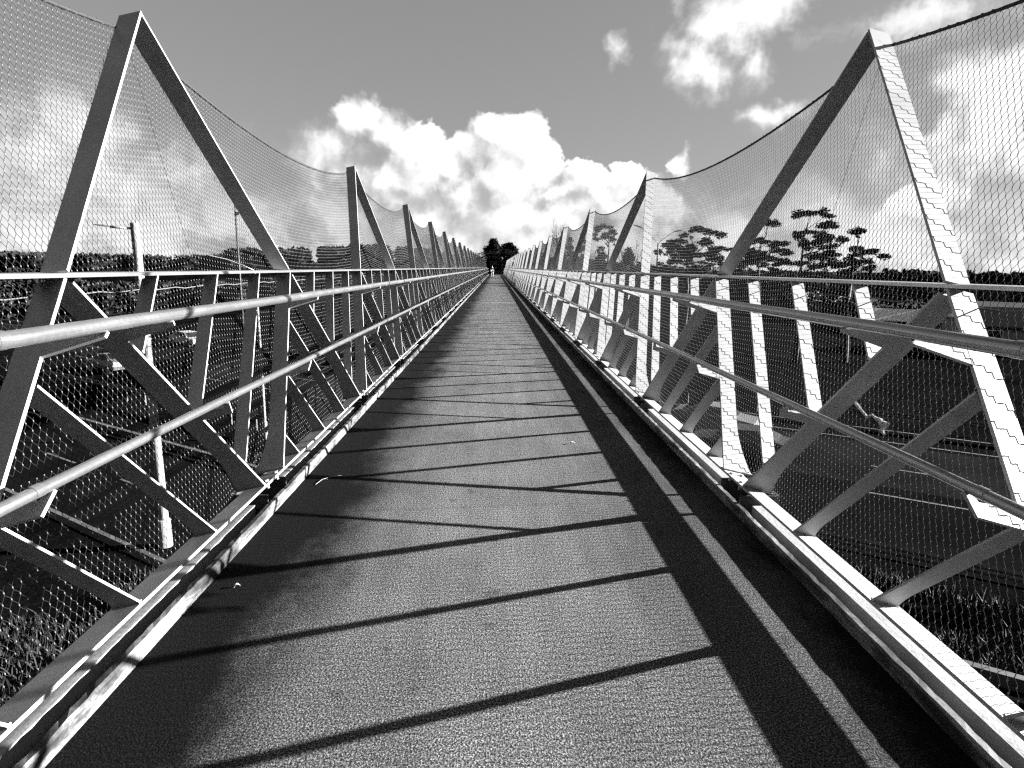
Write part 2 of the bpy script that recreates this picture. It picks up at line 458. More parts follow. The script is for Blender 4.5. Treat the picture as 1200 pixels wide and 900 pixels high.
# ------------------------------------------------------------------ truss walls
W_MAIN, T_MAIN, W_SUB, T_SUB = 0.112, 0.014, 0.080, 0.010
def wall(s, label):
    Nv = Vector((s*0.9756, 0, -0.2197))                    # outward normal of the leaning wall
    base = Vector((s*XB, YK(K0), ZB))
    root = thing('truss_wall', base, label, 'bridge side')
    P = lambda y, z: Vector((s*XAT(z), y, z))               # point on the inner edge plane
    def fin(p0, p1, w, t, flare=0.0, fl=0.42, w1=None):
        """flat plate standing across the wall, inner edge p0 -> p1"""
        L = (p1-p0); ln = L.length; Ld = L/ln; n = Ld.cross(Nv).normalized()
        inner, outer = [], []
        steps = 9 if flare else 1
        ss = [ln*(fl/ln)*i/steps for i in range(steps+1)] + [ln] if flare else [0, ln]
        for d in ss:
            ww = w + (flare*(1-d/fl)**2.2 if (flare and d < fl) else 0)
            if w1: ww = w + (w1-w)*d/ln
            inner.append(p0 + Ld*d); outer.append(p0 + Ld*d + Nv*ww)
        m = MB(); m.prism([inner[0], inner[-1]] + outer[::-1], n*t)
        if flare or w < 0.09:                               # weld bead along the foot
            for sg in (-1, 1):
                e0, e1 = inner[0]+Ld*0.006, outer[0]+Ld*0.006
                m.tube([e0.lerp(e1, q)+n*sg*(t/2+0.001)+Ld*0.0012*math.sin(q*60) for q in [i/12 for i in range(13)]], 0.0048, 5)
        return m
    def proto(name, m, origin, material=M_STEEL):
        m.v = [tuple(Vector(p)-origin) for p in m.v]
        return m.mesh(name, material)
    def place(name, me, origin, parent=root):
        loc = origin - base
        return inst(name, me, parent, loc)
    # --- prototypes around half bay k = 0
    yb = YK(0)
    B, C = P(yb-0.011, ZB-0.0115), P(yb+LC, ZC)
    top = ZC - 0.009
    f = (top-ZB)/(ZC-ZB)
    post = proto('post', fin(B, B.lerp(C, f), W_MAIN, T_MAIN, 0.085), B)
    D, Cm = P(yb-GAP+0.010, ZB-0.0115), P(yb-H+LC, ZC)
    diag = proto('diagonal', fin(D, D.lerp(Cm, f*0.985), W_MAIN, T_MAIN, 0.085), D)
    A = P(yb+LC+AA, ZA)
    leg1 = proto('gable_leg', fin(P(yb+LC, ZC).lerp(A, 0.012), A, W_MAIN, T_MAIN, w1=0.125), A)
    C2 = P(yb+H+LC, ZC)
    leg2 = proto('gable_leg', fin(A+Vector((0,0.004,-0.012)), A.lerp(C2, 0.988), 0.125, T_MAIN, w1=W_MAIN), A)
    # infill bars: parallel to the posts, from the chord down to the diagonal above half bay (k-1 .. k)
    bars = []
    slope_p = LC/(ZC-ZB); slope_d = (Cm.y-(yb-GAP))/(ZC-ZB)
    for fr in (0.25, 0.5, 0.75):
        yt = yb-H+LC + H*fr                                # on the chord
        # post-parallel line y = yt + slope_p (z-ZC) ; diagonal y = D.y + slope_d (z-ZB)
        z = (yb-GAP - slope_d*ZB - yt + slope_p*ZC)/(slope_p - slope_d) + 0.012
        p0 = P(yt + slope_p*(z-ZC), z); p1 = P(yt - slope_p*0.009, ZC-0.009)
        bars.append((p1, proto('infill_bar', fin(p0, p1, W_SUB, T_SUB), p1)))
    braces = []
    span = yb-GAP - YK(-1)
    for j in (1, 2, 3):
        y0 = yb-GAP - H/4*j
        # brace y = y0 + slope_d (z-ZB) ; post k-1: y = YK(-1) + slope_p (z-ZB)
        z = ZB + (y0 - YK(-1))/(slope_p - slope_d) - 0.012
        p0 = P(y0-slope_d*0.0115, ZB-0.0115); p1 = P(y0 + slope_d*(z-ZB), z)
        braces.append((p0, proto('brace', fin(p0, p1, 0.085, T_SUB, 0.03, 0.16), p0)))
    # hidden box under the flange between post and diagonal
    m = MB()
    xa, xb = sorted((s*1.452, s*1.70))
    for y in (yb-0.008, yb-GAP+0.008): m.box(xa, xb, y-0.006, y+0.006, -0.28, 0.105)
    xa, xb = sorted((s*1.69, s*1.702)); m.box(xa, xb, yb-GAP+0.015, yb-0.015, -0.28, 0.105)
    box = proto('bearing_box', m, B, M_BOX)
    # rail brackets lie in the plane of the plate they are welded to
    HX, HZ, HR = 1.48, EYE-0.221, 0.026
    RX, RZ, RR = 1.432, EYE-0.668, 0.019
    def in_plane(p0, Ld, x, z):
        # point p0 + a*Ld + b*Nv with |x| = x and height z
        a11, a12, a21, a22 = Ld.x*s, Nv.x*s, Ld.z, Nv.z
        r1, r2 = x - p0.x*s, z - p0.z
        det = a11*a22 - a12*a21
        a = (r1*a22 - a12*r2)/det; b = (a11*r2 - a21*r1)/det
        return p0 + Ld*a + Nv*b
    def bracket(p0, p1, kind):
        Ld = (p1-p0).normalized(); n = Ld.cross(Nv).normalized()
        q = lambda x, z: in_plane(p0, Ld, x, z)
        m = MB()
        if kind == 'hand':
            z0, z1 = EYE-0.335, EYE-0.262
            m.prism([q(XAT(z0)+0.004, z0), q(1.465, z1), q(1.463, HZ-HR+0.004), q(1.50, HZ-HR+0.001), q(XAT(z1)+0.004, z1+0.022)], n*0.0125)
        else:
            zb_ = EYE-0.790; zc = EYE-0.748
            m.prism([q(XAT(zb_)+0.004, zb_), q(1.425, zc), q(1.416, RZ-RR+0.003), q(1.440, RZ-RR+0.001), q(1.452, zc+0.034), q(1.52, zc+0.022), q(XAT(zb_+.07)+0.004, zb_+0.060)], n*0.0125)
        return m
    hb1 = proto('rail_bracket', bracket(B, C, 'hand'), B); hb2 = proto('rail_bracket', bracket(D, Cm, 'hand'), D)
    lb1 = proto('rail_bracket', bracket(B, C, 'low'), B); lb2 = proto('rail_bracket', bracket(D, Cm, 'low'), D)
    # --- long members
    Ly0, Ly1 = YK(K0)-0.6, YK(K1)+0.1
    m = MB()
    c0 = P(Ly0, ZC); ax = Nv*0.128; up = Vector((s*0.2197, 0, 0.9756))
    ax = Vector((s*0.124, 0, 0.0015))
    m.prism([c0, c0+ax, c0+ax+Vector((0, Ly1-Ly0+LC, 0)), c0+Vector((0, Ly1-Ly0+LC, 0))], Vector((0, 0, 0.016)))
    m.v = [tuple(Vector(p)-base) for p in m.v]; m.build('top_chord', M_CHORD, root)
    m = MB()
    seg = [Ly0] + [YK(k)-GAP-0.10 for k in range(K0+1, K1+1, 2)] + [Ly1]
    for a, b in zip(seg[:-1], seg[1:]):
        e0 = Vector((s*XB, a+0.0015, ZB)) - up*0.018; e1 = Vector((s*XB, b-0.0015, ZB)) - up*0.018
        m.prism([e0, e0+Nv*0.122, e1+Nv*0.122, e1], up*0.014)
    for k in range(K0, 16):                                 # bolt heads between post and diagonal
        for dy in (-0.09, -GAP+0.09):
            for dx in (0.025, 0.095):
                pc = Vector((s*XB, YK(k)+dy, ZB)) + Nv*dx - up*0.011
                m.tube([pc, pc+up*0.012], 0.013, 6)
                if dx < 0.05: m.tube([pc-up*0.02, pc-up*0.045], 0.009, 6)
    m.v = [tuple(Vector(p)-base) for p in m.v]; m.build('bottom_flange', M_STEEL, root)
    def rail(name, x, z, r):
        m = MB(); pts = []
        y = Ly0
        ptsy = list(np.arange(Ly0, Ly1+1.0, 2.65/3))
        for i, y in enumerate(ptsy):
            pts.append((s*x + 0.0012*math.sin(y*1.9+s), y, z + 0.0016*math.sin(y*2.37+x)))
        m.tube(pts, r, 20)
        for y in np.arange(Ly0+1.1, Ly1, 5.3018):           # sleeve joints
            m.tube([(s*x, y-0.02, z), (s*x, y+0.02, z)], r+0.0022, 20)
        m.v = [tuple(Vector(p)-base) for p in m.v]
        return m.build(name, M_RAIL, root, smooth=True)
    hand = rail('handrail', HX, HZ, HR); low = rail('lower_rail', RX, RZ, RR)
    for o in (hand, low):
        es = o.modifiers.new('es', 'EDGE_SPLIT'); es.split_angle = rad(50)
    far_bars = MB()
    nb = 0
    for k in range(K0, K1+1):
        dy = Vector((0, H*k, 0))
        place('post', post, B+dy)
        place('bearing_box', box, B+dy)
        inst('rail_bracket', hb1, hand, B+dy-base); inst('rail_bracket', lb1, low, B+dy-base)
        if k > K0:
            place('diagonal', diag, D+dy)
            inst('rail_bracket', hb2, hand, D+dy-base); inst('rail_bracket', lb2, low, D+dy-base)
            for (o, me) in bars:
                if nb < 99: place('infill_bar', me, o+dy); nb += 1
                else:
                    q = o+dy-base; far_bars.add([Vector(v.co)+q for v in me.vertices], [tuple(p.vertices) for p in me.polygons])
            for (o, me) in braces: place('brace', me, o+dy)
        if k % 2 == 0 and k < K1:
            place('gable_leg', leg1, A+dy); place('gable_leg', leg2, A+dy)
    fo = far_bars.build('infill_bar', M_STEEL, root); fo['kind'] = 'stuff'
    # --- netting: one period from apex to apex, diamond mesh of wire with a ferrule at every crossing
    PER = 2*H
    zlo, zhi = ZB-0.03, EYE+1.315
    OFF = 0.127
    def sag(y): u = y/PER; return 0.245*4*u*(1-u)
    Hs = (zhi-zlo)
    def net_map(y, t):
        """y, t arrays -> world points; t in 0..1 from flange to cable"""
        z = zlo + t*(Hs - sag(y))
        ph = np.mod(y + AA + LC + 0.17, H); dn = np.minimum(ph, H-ph)
        flare = 0.085*np.exp(-(dn/0.30)**2)*np.clip(1-(z-zlo)/0.42, 0, 1)**2.2
        billow = 0.018*np.sin(np.pi*t)*np.sin(2*np.pi*y/PER + 0.6)
        off = OFF + flare + billow
        x = s*(XB + LEAN*(z-ZB) + 0.9756*off); zz = z - 0.2197*off
        return np.stack([x, y, zz], -1)
    a2, bz = 0.0370, 0.0345                                 # cell half height bz, full width a2
    nrow = int(round(Hs/bz)); bt = 1.0/nrow
    ncol = int(round(PER/a2)); aw = PER/ncol
    Vs, Fs = [], []; nv = 0
    rr = 0.00100
    tri = np.array([0, 2*np.pi/3, 4*np.pi/3])
    rows = np.arange(0, nrow+1); ft = 0.0065/Hs
    for fam in (1, -1):
        for i in range(0, ncol+1):
            yn = i*aw + fam*(rows % 2)*aw/2
            tt = np.stack([rows*bt-ft, rows*bt+ft], 1).ravel(); yy = np.repeat(yn, 2)
            tt = np.clip(tt, 0, 1); yy = np.clip(yy, 0, PER)
            p = net_map(yy, tt)
            d = np.gradient(p, axis=0); d /= (np.linalg.norm(d, axis=1)[:, None]+1e-9)
            nn = np.array([s*0.9756, 0, -0.2197]); bn = np.cross(d, nn); bn /= (np.linalg.norm(bn, axis=1)[:, None]+1e-9)
            off = bn*0.0011*fam
            ring = p[:, None, :] + off[:, None, :] + rr*(np.cos(tri)[None, :, None]*nn + np.sin(tri)[None, :, None]*bn[:, None, :])
            n = len(p); Vs.append(ring.reshape(-1, 3))
            q = nv + np.arange(n-1)[:, None]*3
            for j in range(3):
                k2 = (j+1) % 3
                Fs.append(np.stack([q[:,0]+j, q[:,0]+k2, q[:,0]+3+k2, q[:,0]+3+j], 1))
            nv += n*3
    wires = (np.concatenate(Vs), np.concatenate(Fs))
    r_, c_ = np.meshgrid(np.arange(1, nrow), np.arange(ncol+1), indexing='ij')
    ky = c_*aw + (r_ % 2)*aw/2; kt = r_*bt
    keep = (ky < PER-1e-4)
    kp = net_map(ky[keep], kt[keep])
    rx, rz = 0.0030, 0.0070
    nn = np.array([s*0.9756, 0, -0.2197]); uu = np.array([s*0.2197, 0, 0.9756]); yyv = np.array([0, 1.0, 0])
    octv = np.stack([nn*rx, yyv*rx, -nn*rx, -yyv*rx, uu*rz, -uu*rz])
    KV = (kp[:, None, :] + octv[None]).reshape(-1, 3)
    of = np.array([(0,1,4),(1,2,4),(2,3,4),(3,0,4),(1,0,5),(2,1,5),(3,2,5),(0,3,5)])
    KF = (np.arange(len(kp))[:, None, None]*6 + of[None]).reshape(-1, 3)
    o3 = np.array([s*XB, 0, ZB])
    me_w = quick_mesh('netting', wires[0]-o3, wires[1], M_WIRE)
    me_k = quick_mesh('ferrule', KV-o3, KF, M_KNOT)
    # edge cable with lashing, and its end clamps
    m = MB(); yv = np.linspace(0.02, PER-0.02, 25)
    cp = net_map(yv, np.ones_like(yv))
    m.tube([Vector(p-o3) for p in cp], 0.0085, 8)
    yv2 = np.linspace(0.03, PER-0.03, 230); c2 = net_map(yv2, np.ones_like(yv2))
    hel = [Vector(p-o3) + Vector((0.0105*math.cos(i*1.9), 0, 0.0105*math.sin(i*1.9))) for i, p in enumerate(c2)]
    m.tube(hel, 0.003, 4)
    me_c = m.mesh('edge_cable', M_ROPE, True)
    m = MB(); q = Vector(net_map(np.array([0.0]), np.array([1.0]))[0]-o3)
    m.tube([q+Vector((-s*0.05,0,0.012)), q+Vector((s*0.012,0,-0.002))], 0.011, 8)
    m.tube([q+Vector((0,-0.03,0)), q+Vector((0,0.03,0))], 0.017, 8)
    me_cl = m.mesh('cable_clamp', M_ROPE)
    m = MB()
    for zz in (ZC-0.055,):
        pl = []
        for i, y in enumerate(np.arange(Ly0, Ly1, 0.11)):
            q = P(y, zz) + Nv*(OFF-0.004+0.0025*(i % 2)); q.z += 0.004*((i % 3)-1); pl.append(q-base)
        m.tube(pl, 0.0022, 4)
    m.build('lacing_wire', M_KNOT, root)['kind'] = 'stuff'
    for k in range(K0, K1, 2):
        ya = YK(k)+LC+AA
        loc = Vector((0, ya - YK(K0), 0))
        nt_ = inst('netting', me_w, root, loc)
        fk = inst('ferrule', me_k, nt_); fk['kind'] = 'stuff'
        inst('edge_cable', me_c, nt_)
        inst('cable_clamp', me_cl, nt_)
        if k == K0:                                         # the net carries on behind the first apex
            n0 = inst('netting', me_w, root, loc - Vector((0, PER, 0))); 
            fk = inst('ferrule', me_k, n0); fk['kind'] = 'stuff'
    return root
wall(-1, 'shaded grey steel truss side of the footbridge with netting, nearest the single-arm street lamp')
wall(1, 'sunlit white steel truss side of the footbridge with netting, in front of the flat-topped trees')

# ------------------------------------------------------------------ vegetation
def leaf_cloud(centers, radii, n_each, size, seed, shell=0.45):
    """many small leaf quads spread through ellipsoid volumes"""
    rg = np.random.default_rng(seed); P_ = []
    for c, r, n in zip(centers, radii, n_each):
        d = rg.normal(size=(n, 3)); d /= np.linalg.norm(d, axis=1)[:, None]
        rr = (shell + (1-shell)*rg.random(n)**0.6)[:, None]
        lump = 1 + 0.22*np.sin(d[:, :1]*5+c[0]) * np.cos(d[:, 1:2]*6+c[1]) + 0.14*np.sin(d[:, 2:3]*9+c[2])
        P_.append(np.array(c)[None] + d*rr*lump*np.array(r)[None])
    p = np.concatenate(P_); n = len(p)
    a = rg.normal(size=(n, 3)); a /= np.linalg.norm(a, axis=1)[:, None]
    b = np.cross(a, rg.normal(size=(n, 3))); b /= np.linalg.norm(b, axis=1)[:, None]
    sz = size*(0.6+0.8*rg.random(n))[:, None]
    V = np.stack([p-a*sz, p-b*sz*0.55, p+a*sz, p+b*sz*0.55], 1).reshape(-1, 3)
    Fq = np.arange(n*4).reshape(n, 4)
    return V, Fq

def layered_tree(name, dist, pads, trunk_px, label, seed, cat='tree', group='flat-topped trees by the motorway'):
    rg = random.Random(seed)
    bx = at(trunk_px, 318, dist); gz = thf(bx.x, bx.y)
    base = Vector((bx.x, bx.y, gz-0.1))
    t = thing(name, base, label, cat, group)
    cs, rs, ns = [], [], []
    m = MB()
    topz = at(trunk_px, min(p[1] for p in pads), dist).z - base.z
    lean = Vector((rg.uniform(-.4,.4), rg.uniform(-.4,.4), 0))
    tr = [Vector((0,0,0)) + lean*(a**2) + Vector((0.15*math.sin(a*7+seed), 0.1*math.cos(a*6), topz*0.9*a)) for a in [i/7 for i in range(8)]]
    m.tube(tr, [0.26*(1-0.85*i/7) for i in range(8)], 7)
    for (x0, x1, y0, y1) in [(p[0], p[2], p[1], p[3]) for p in pads]:
        dd = dist + rg.uniform(-2.2, 2.2)
        c = at((x0+x1)/2, (y0+y1)/2, dd) - base
        rx = max(0.3, (x1-x0)/2*dist/F_PX*1.08); rz = max(0.24, (y1-y0)/2*dist/F_PX*1.25)
        ry = rx*rg.uniform(0.7, 1.0)
        # split each pad into small domed clumps with a ragged skirt, so its outline is uneven
        k = max(3, int(rx/0.30))
        for j in range(k):
            fx = (j+rg.uniform(.2,.8))/k*2-1
            for q in range(2):
                fy = rg.uniform(-.9,.9)
                oc = Vector((fx*rx*0.92*R_.x, fx*rx*0.92*R_.y + fy*ry*.8, rz*(0.85-1.25*fx*fx-0.5*fy*fy)+rg.uniform(-.35,.35)*rz))
                r0 = rg.uniform(.34,.62)
                rr = (r0, r0*1.1, r0*rg.uniform(.32,.6))
                cs.append(c+oc); rs.append(rr); ns.append(int(40+420*r0*r0))
            if rg.random() < .4:
                oc = Vector((fx*rx*R_.x*1.02, fx*rx*R_.y, -rz*rg.uniform(.5,1.5)))
                cs.append(c+oc); rs.append((.22,.22,.14)); ns.append(20)
        zz = max(0.25, min(0.92, (c.z - 0.35*abs(c.x) - rg.uniform(.3,1.2))/topz/0.9))
        i = min(6, int(zz*7)); a = tr[i].lerp(tr[i+1], zz*7-i)
        mid = a.lerp(c, 0.55) + Vector((rg.uniform(-.15,.15), rg.uniform(-.15,.15), -0.12*(c-a).length))
        m.tube([a, mid, c-Vector((0,0,rz*0.4))], [0.075, 0.05, 0.02], 5)
        for _ in range(2):
            e = c + Vector((rg.uniform(-.8,.8)*rx*R_.x, rg.uniform(-.8,.8)*ry, rg.uniform(-.3,.2)*rz))
            m.tube([mid, mid.lerp(e, .6)+Vector((0,0,-.05)), e], [0.03, 0.022, 0.012], 4)
    m.build('trunk', M_BARK, t, smooth=True)
    V, Fq = leaf_cloud(cs, rs, ns, 0.10, seed, 0.15)
    inst('crown', quick_mesh('crown', V, Fq, M_LEAF), t)
    return t
layered_tree('flat_topped_tree', 62, [(800,268,844,279),(783,282,803,287),(772,288,790,297),(785,290,800,297),(805,288,813,297),(822,282,832,288),(833,290,857,295),(800,298,813,307),(773,303,815,318),(815,297,847,308),(815,306,856,318)], 806,
    'dark flat-topped tree with a wide domed cap, just right of the double-arm lamp', 11)
layered_tree('flat_topped_tree', 60, [(893,258,908,264),(881,281,900,290),(899,284,919,292),(896,292,925,300),(873,294,885,300),(867,302,883,313),(883,302,912,310),(863,309,907,320),(907,308,930,315)], 891,
    'dark layered tree half hidden behind the sloping dark gable leg', 12)
layered_tree('flat_topped_tree', 58, [(928,249,969,256),(965,261,981,272),(928,272,967,280),(960,277,987,282),(938,283,973,293),(950,300,963,305),(958,306,987,317),(927,308,952,315),(967,297,978,300)], 941,
    'tallest layered tree with one thin flat plume above its tiers', 13)
layered_tree('flat_topped_tree', 61, [(1002,296,1032,302),(988,305,1017,313),(1000,290,1007,295),(1003,272,1008,275),(995,311,1017,320)], 1001,
    'smallest sparse layered tree, beside the low wooded ridge', 14)
layered_tree('umbrella_tree', 72, [(694,265,722,278),(696,274,721,286)], 708,
    'round umbrella-crowned tree standing above a dark bush mass', 15, group='trees behind the bright truss')

def bushy_tree(name, px, py_top, half_px, dist, label, seed, squash=1.0, cat='tree', group='trees behind the bright truss', trunk=True, material=None, leaf=0.16, dens=1.0):
    rg = random.Random(seed)
    top = at(px, py_top, dist); gz = thf(top.x, top.y); base = Vector((top.x, top.y, gz-0.15))
    t = thing(name, base, label, cat, group)
    Ht = top.z - base.z; R = half_px*dist/F_PX
    cs, rs, ns = [], [], []
    for i in range(int(dens*(16+R*4))):
        zf = rg.uniform(0.22, 0.92); prof = math.sin(PI*min(1, (zf*0.95+0.12)))**0.6*squash
        a = rg.uniform(0, 2*PI); q = rg.uniform(0.25, 0.85)*prof
        r = R*rg.uniform(0.26, 0.45)
        cs.append((math.cos(a)*R*q, math.sin(a)*R*q, Ht*zf)); rs.append((r, r, r*0.85)); ns.append(int(dens*(60+170*r*r)))
    cs.append((0, 0, Ht*0.93)); rs.append((R*.3, R*.3, Ht*.07)); ns.append(int(120*dens))
    V, Fq = leaf_cloud(cs, rs, ns, leaf, seed)
    inst('crown', quick_mesh('crown', V, Fq, material or M_LEAF), t)
    m = MB()
    m.tube([(0,0,0),(0.1,0.05,Ht*.35),(0,0.1,Ht*.7)], [0.035*Ht*.6, 0.025*Ht*.6, 0.01*Ht*.5], 7)
    for i in range(7):
        c = Vector(cs[rg.randrange(len(cs))]); st = Vector((0.05,0.05,Ht*rg.uniform(.2,.5)))
        m.tube([st, st.lerp(c,.5)+Vector((0,0,.2)), c], [0.08,0.05,0.02], 5)
    m.build('trunk', M_BARK, t, smooth=True)
    return t
bushy_tree('bushy_tree', 704, 287, 17, 70, 'dark rounded bush under the umbrella-crowned tree', 21)
bushy_tree('bushy_tree', 737, 289, 16, 66, 'dark cone-like bush left of the double-arm lamp', 22, 0.9)
bushy_tree('bushy_tree', 683, 272, 10, 86, 'dense dark tree at the foot of the bare twiggy tree', 23)
bushy_tree('bushy_tree', 668, 277, 11, 92, 'dark tree in the middle of the row behind the bright truss', 24)
bushy_tree('bushy_tree', 655, 286, 9, 98, 'low dark tree farthest along the row behind the bright truss', 25)
bushy_tree('bushy_tree', 640, 296, 9, 108, 'smallest dark tree near the end of the bright truss', 26)
# two dark trees closing the view
bushy_tree('round_tree', 578, 280, 13, 150, 'taller dark tree closing the view at the far end of the footbridge', 31, group='trees at the end of the bridge', leaf=0.2, dens=1.3)
bushy_tree('round_tree', 597, 284, 13, 152, 'rounder dark tree on the other side of the path end', 32, group='trees at the end of the bridge', leaf=0.2, dens=1.3)

def bare_tree(px, py_top, dist, label, seed, spread=1.6):
    rg = random.Random(seed)
    top = at(px, py_top, dist); gz = thf(top.x, top.y); base = Vector((top.x, top.y, gz-0.1))
    t = thing('bare_tree', base, label, 'tree', 'leafless trees'); Ht = top.z-base.z
    m = MB(); m.tube([(0,0,0),(0.05,0.05,Ht*.4),(0,0,Ht*.62)], [.2,.14,.08], 7); m.build('trunk', M_BARK, t, smooth=True)
    m = MB()
    for i in range(34):
        z = Ht*rg.uniform(.25,.6); a = rg.uniform(0, 2*PI); L = Ht*rg.uniform(.25,.42)
        e = Vector((math.cos(a)*spread*rg.uniform(.3,1), math.sin(a)*spread*rg.uniform(.3,1), min(Ht, z+L)))
        s_ = Vector((0.02,0.02,z)); mid = s_.lerp(e,.5)+Vector((math.cos(a)*.25, math.sin(a)*.25, -.1))
        m.tube([s_, mid, e], [.05,.035,.012], 4)
        for j in range(3):
            q = s_.lerp(e, rg.uniform(.4,.9)); m.tube([q, q+Vector((rg.uniform(-.4,.4), rg.uniform(-.4,.4), rg.uniform(.5,1.2)))], [.02,.008], 4)
    m.build('crown', M_BARK, t)
bare_tree(657, 254, 88, 'leafless twiggy tree rising above the row behind the bright truss', 41, 1.9)
bare_tree(740, 272, 70, 'faint leafless tree between the umbrella-crowned tree and the lamp', 42, 2.0)

# hedge closing the path end
def hedge(px0, px1, py_top, dist, label, seed):
    a = at(px0, 318, dist); b = at(px1, 318, dist); zt = at((px0+px1)/2, py_top, dist).z
    mid = (a+b)/2; gz = thf(mid.x, mid.y); L = (b-a).length; Ht = zt-gz
    t = thing('hedge', (mid.x, mid.y, gz-0.1), label, 'hedge'); cs, rs, ns = [], [], []
    rg = random.Random(seed); n = int(L/0.7)
    for i in range(n):
        for zf in (0.25, 0.6, 0.85):
            cs.append(((i+.5)/n*L-L/2, rg.uniform(-.4,.4), Ht*zf*rg.uniform(.85,1.08))); rs.append((.7,.6,Ht*.24)); ns.append(170)
    V, Fq = leaf_cloud(cs, rs, ns, 0.13, seed); inst('foliage', quick_mesh('foliage', V, Fq, M_LEAF), t)
hedge(558, 612, 296, 146, 'dark clipped hedge across the path beyond the footbridge', 51)

# far wooded ridges: nobody could count these trees
def ridge(name, pts, dist, depth, seed, size=0.55, dens=1.0):
    """pts: (px, py of the tree tops)"""
    rg = np.random.default_rng(seed); cs, rs, ns = [], [], []
    for (x0, y0), (x1, y1) in zip(pts[:-1], pts[1:]):
        n = max(2, int(abs(x1-x0)/4.2*depth))
        for i in range(n):
            f = rg.random(); dd = dist*(1+0.16*(rg.random()-.3))
            top = at(x0+(x1-x0)*f, y0+(y1-y0)*f + abs(rg.normal())*2.6, dd)
            gz = thf(top.x, top.y); h = max(2.0, top.z-gz)
            r = dist/F_PX*rg.uniform(5, 9)
            cs.append((top.x, top.y, top.z-r*0.75)); rs.append((r, r, r*.8)); ns.append(int(80*dens))
            if h > 1.6*r: cs.append((top.x, top.y, gz+(h-1.2*r)*.5)); rs.append((r*1.15, r*1.15, (h-r)*.55)); ns.append(int(90*dens))
    V, Fq = leaf_cloud(cs, rs, ns, size, seed, 0.5)
    tag(inst(name, quick_mesh(name, V, Fq, M_FAR)), 'dark wooded ridge on the skyline', 'woods', kind='stuff')
    bpy.context.scene.objects[-1] if False else None
ridge('far_woods', [(-120,295),(0,294),(200,299),(262,297),(272,290),(330,291),(400,288),(440,286),(500,291),(545,300),(566,308)], 235, 1.5, 61, 0.8, 1.0)
ridge('far_woods', [(612,306),(660,300),(760,309),(860,317),(1010,319),(1035,318),(1062,315),(1100,319),(1140,318),(1200,320),(1330,322)], 175, 1.3, 62, 0.6, 1.0)
ridge('far_woods', [(860,326),(960,330),(1030,333),(1130,336),(1330,338)], 105, 0.9, 63, 0.35, 1.0)
# dark scrub between the motorway and the houses / hill
ridge('scrub', [(-120,330),(60,328),(200,330),(330,326),(420,324)], 120, 0.9, 64, 0.45, 1.0)

# grass verge beside the service road
def grass(seed, n, c0, c1, u0, u1, hmax):
    rg = np.random.default_rng(seed)
    c = rg.uniform(c0, c1, n); u = rg.uniform(u0, u1, n)
    dens = np.sin(c*2.1+u*.9)+np.sin(u*1.7-c)+rg.normal(size=n)*.8; k = dens > 0.1; c, u = c[k], u[k]; n = len(c)
    x = CN[0]*c + 0.839*u; y = CN[1]*c - 0.545*u; z = np.full(n, GROUND)
    h = hmax*(0.35+0.65*rg.random(n)); a = rg.uniform(0, 2*np.pi, n); w = 0.012+0.012*rg.random(n)
    lean = rg.normal(size=(n, 2))*0.35*h[:, None]
    p0 = np.stack([x-np.cos(a)*w, y-np.sin(a)*w, z], 1); p1 = np.stack([x+np.cos(a)*w, y+np.sin(a)*w, z], 1)
    pm0 = np.stack([x+lean[:,0]*.4-np.cos(a)*w*.7, y+lean[:,1]*.4-np.sin(a)*w*.7, z+h*.6], 1); pm1 = pm0 + np.stack([np.cos(a)*w*1.4, np.sin(a)*w*1.4, 0*w], 1)
    p2 = np.stack([x+lean[:,0], y+lean[:,1], z+h], 1)
    V = np.stack([p0, p1, pm1, pm0, p2], 1).reshape(-1, 3); i = np.arange(n)*5
    F3 = np.concatenate([np.stack([i, i+1, i+2], 1), np.stack([i, i+2, i+3], 1), np.stack([i+3, i+2, i+4], 1)])
    return V, F3
V, F3 = grass(71, 60000, 14.6, 18.1, -22, 16, 0.34)
tag(inst('grass', quick_mesh('grass', V, F3, M_GRASS)), 'rough tufty grass on the verge between road edge and barrier', 'grass', kind='stuff')
V, F3 = grass(72, 60000, 1.0, 8.0, -16, 16, 0.36)
tag(inst('grass', quick_mesh('grass', V, F3, M_GRASS)), 'rough grass on the bank under the bridge', 'grass', kind='stuff')

